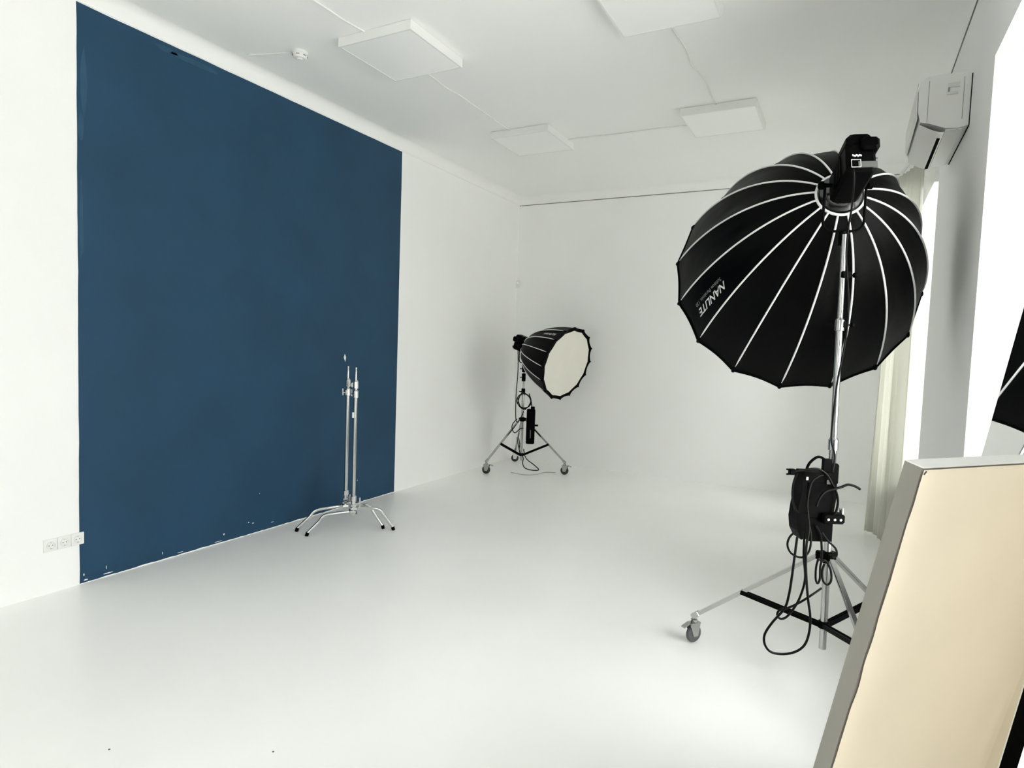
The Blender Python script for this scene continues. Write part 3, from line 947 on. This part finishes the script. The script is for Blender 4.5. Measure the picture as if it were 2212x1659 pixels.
cable('power_cable', px([(1738, 1150), (1736, 1200), (1739, 1250), (1728, 1290), (1712, 1318), (1697, 1334), (1684, 1336), (1679, 1326), (1686, 1317), (1705, 1312), (1730, 1300), (1757, 1283), (1774, 1271, 2.80)], 2.76),
      0.0048, 'black cable with a small knot hanging over the brace', group=g1)
cable('power_cable', px([(1722, 1145), (1706, 1160), (1701, 1178), (1710, 1196), (1732, 1204), (1748, 1190), (1752, 1160), (1747, 1130), (1741, 1110)], 2.75),
      0.0045, 'black cable coiled in a loop under the power supply', group=g1)
cable('power_cable', px([(1775, 1150), (1788, 1168), (1805, 1185), (1807, 1200), (1800, 1204)], 2.77), 0.0048, 'short black cable from the power supply to the leg collar', group=g1)
cable('power_cable', px([(1762, 1135), (1772, 1155), (1775, 1185), (1774, 1210), (1768, 1208), (1763, 1225), (1762, 1250), (1766, 1260), (1771, 1250), (1772, 1225), (1776, 1212), (1786, 1214), (1795, 1235), (1795, 1255), (1787, 1263), (1778, 1255), (1776, 1235), (1781, 1218)], 2.79),
      0.0048, 'black cable tied in two small loops below the leg collar', group=g1)
cable('power_cable', px([(1722, 1022), (1714, 1045), (1712, 1075), (1718, 1098), (1726, 1108)], 2.80), 0.0048, 'black cable bowing out left of the power supply', group=g1)
cable('power_cable', px([(1714, 1019), (1735, 1016), (1765, 1013), (1785, 1025), (1797, 1045), (1807, 1065), (1810, 1085), (1806, 1105), (1798, 1115)], 2.77), 0.0055, 'black cable arching over the top of the power supply', group=g1)
cable('power_cable', px([(1764, 1094), (1770, 1078), (1782, 1063), (1800, 1057), (1818, 1052), (1832, 1047), (1848, 1051), (1858, 1057)], 2.75), 0.0055, 'black cable end sticking out right of the power supply', group=g1)
pg = thing('cable_plug', 'black plug sticking out at the upper left of the power supply', 'plug', at(1710, 1024, 2.77))
MB().obox(at(1711, 1019, 2.77), _r0 * .014, Z * .013, vdir * .012, .004).build('plug_body', 'black', pg)
for s in (-1, 1):
    MB().tube([at(1705, 1019 + 5 * s, 2.77), at(1702, 1019 + 5 * s, 2.77) - _r0 * .006], .004, 8).build('pin', 'black', pg, True)

# far light: power supply, coil and cables
T2 = 7.72
pt = at(1146, 921, T2)
ps2 = thing('power_supply', 'slim black power supply hanging on the small far stand', 'power supply', at(1146, 960, T2))
MB().obox(pt, _r0 * .052, vdir * .045, Z * .215, .012).build('body', 'black', ps2, True, 30)
MB().obox(pt - Z * .09 + vdir * .046, _r0 * .006, vdir * .002, Z * .05).build('highlight_strip', 'highlight', ps2)  # sheen on the box, put in as a grey strip
MB().obox(pt + Z * .225 + _r0 * .02, _r0 * .025, vdir * .02, Z * .02, .006).build('hanger', 'black', ps2)
MB().obox(at(1157, 919, T2), _r0 * .03, vdir * .014, Z * .010, .004).build('plug', 'black', ps2)
g2 = 'black cables of the small far stand'
cable('lamp_cable', px([(1119, 755), (1119, 800), (1115, 850), (1114, 900), (1118, 912), (1126, 900), (1131, 888)], 7.75), 0.006, 'black cable hanging straight down from the small far lamp', group=g2)
cable('power_cable', px([(1117, 905), (1108, 915), (1106, 925), (1112, 935), (1124, 926), (1131, 925)], 7.74), 0.006, 'black cable bowing out left of the small far stand', group=g2)
loop = []
for q in range(41):
    a = q / 40 * math.pi * 5.2 + 1.2
    loop.append((1132 + (13 + 2.5 * math.sin(q * .7)) * math.cos(a), 866 + (17 + 2 * math.cos(q * .9)) * math.sin(a)))
cable('coiled_cable', px(loop, 7.73), 0.006, 'black cable coiled at the top of the far stand column', group=g2, n=4)
cable('power_cable', px([(1143, 850), (1147, 865), (1149, 880), (1150, 886)], 7.71), 0.007, 'short black strap from the coil to the far power supply', group=g2)
cable('power_cable', px([(1123, 958, 7.74), (1122, 975, 7.72), (1130, 988, 7.70), (1129, 1000, 7.66), (1133, 1010, 7.62), (1145, 1015, 7.58), (1160, 1016, 7.56), (1163, 1013, 7.56), (1152, 1003, 7.60), (1140, 994, 7.66), (1134, 985, 7.70), (1131, 970, 7.74)], 7.7), 0.006, 'black cable looping down under the far stand', group=g2)
d1 = []
for (x, y) in [(1103, 1021), (1122, 1025), (1142, 1027), (1160, 1025), (1178, 1021), (1200, 1022)]:
    d = at(x, y, 1) - CAM
    p = CAM + d * (-CAM.z / d.z)
    d1.append(V((p.x, p.y, .005)))
M['floorcable'] = mat('grey_floor_cable', (0.42, 0.42, 0.38), 0.5)
cable('floor_cable', d1, 0.004, 'thin pale grey cable lying on the floor before the far stand', material='floorcable')

# ------------------------------------------------------------------ leaning mirror and cream board
# mirror
az, lean = -0.0783, 0.162
am = V((math.sin(az), math.cos(az), 0))
hn = V((-math.cos(az), math.sin(az), 0))
bm_ = Z * math.cos(lean) - hn * math.sin(lean)
nm = am.cross(bm_)
if nm.x > 0:
    nm = -nm
O = V((4.4302, 2.2, 1.0))
O0 = O - bm_ * (1.0 / bm_.z)           # foot line at floor level
yf, yn, hh, th = 0.262, -0.471, 1.74, 0.030
t = thing('leaning_mirror', 'tall mirror with black edges leaning on the window wall behind the cream board', 'mirror', O0 + am * ((yf + yn) / 2))
zof = 0.03
cM = O0 + am * ((yf + yn) / 2) + bm_ * (hh / 2 + .008)
MB().obox(cM - nm * (th / 2 + .0025), am * ((yf - yn) / 2), bm_ * (hh / 2), nm * (th / 2)).build('frame', 'black', t)
MB().obox(cM - nm * .0012, am * ((yf - yn) / 2 - .0005), bm_ * (hh / 2 - .0005), nm * .0012).build('mirror_glass', 'mirror', t)

# cream board
sp_ = 1.08 / 1.3
TL = CAM + (V((4.209, 1.540, 1.323)) - CAM) * sp_
aB = V((0.650, 0.760, 0)).normalized()
bB = V((0.166, -0.142, 0.976)).normalized()
nB = aB.cross(bB)
if nB.dot(TL - CAM) > 0:
    nB = -nB
wB, tB = 0.648 * sp_, 0.040 * sp_
hB = (TL.z - 0.012) / bB.z
t = thing('leaning_board', 'tall cream covered board leaning in the near right corner before the mirror', 'board', TL + aB * (wB / 2) - bB * hB)
cB = TL + aB * (wB / 2) - bB * (hB / 2)
MB().obox(cB - nB * (tB / 2 + .001), aB * (wB / 2), bB * (hB / 2), nB * (tB / 2 - .001)).build('board_core', 'board', t)
MB().obox(cB + bB * (hB / 2 + .0012) - nB * (tB / 2), aB * (wB / 2), bB * .0012, nB * (tB / 2)).build('top_edging', 'boardtop', t)
# cloth cover on the face, slightly wavy and torn along its left edge
NU, NV = 40, 90
vs, fs = [], []
for i in range(NV + 1):
    for j in range(NU + 1):
        x = j / NU
        y = i / NV
        e = 0.0
        if j == 0:
            e = max(0, noise.noise(V((y * 14, 3.1, 0)))) * 0.010
        if j == NU:
            e = -max(0, noise.noise(V((y * 9, 8.1, 0)))) * 0.003
        w = 0.0016 + 0.0016 * noise.noise(V((x * 4, y * 9, 2))) + 0.0012 * math.exp(-((x - .065) / .018) ** 2) + .0014 * math.exp(-((x - .93) / .012) ** 2) + .001 * math.exp(-((y - .05) / .006) ** 2)
        vs.append(TL + aB * (x * wB + e) - bB * (0.002 + y * (hB - .004)) + nB * (0.0006 + max(0, w)))
for i in range(NV):
    for j in range(NU):
        a = i * (NU + 1) + j
        fs.append((a, a + 1, a + NU + 2, a + NU + 1))
cv = MB().add(vs, fs).build('cloth_cover', 'cream', t, True, 180)
cv['label'] = 'cream coloured cloth face'
MB().obox(cB - nB * (tB + .001), aB * (wB / 2), bB * (hB / 2), nB * .001).build('back_sheet', 'board', t)
MB().tube([TL + aB * .006 - bB * .004 + nB * .003, TL + aB * .002 - bB * .010 + nB * .003], .0012, 6).build('corner_tack', 'dirt', t)
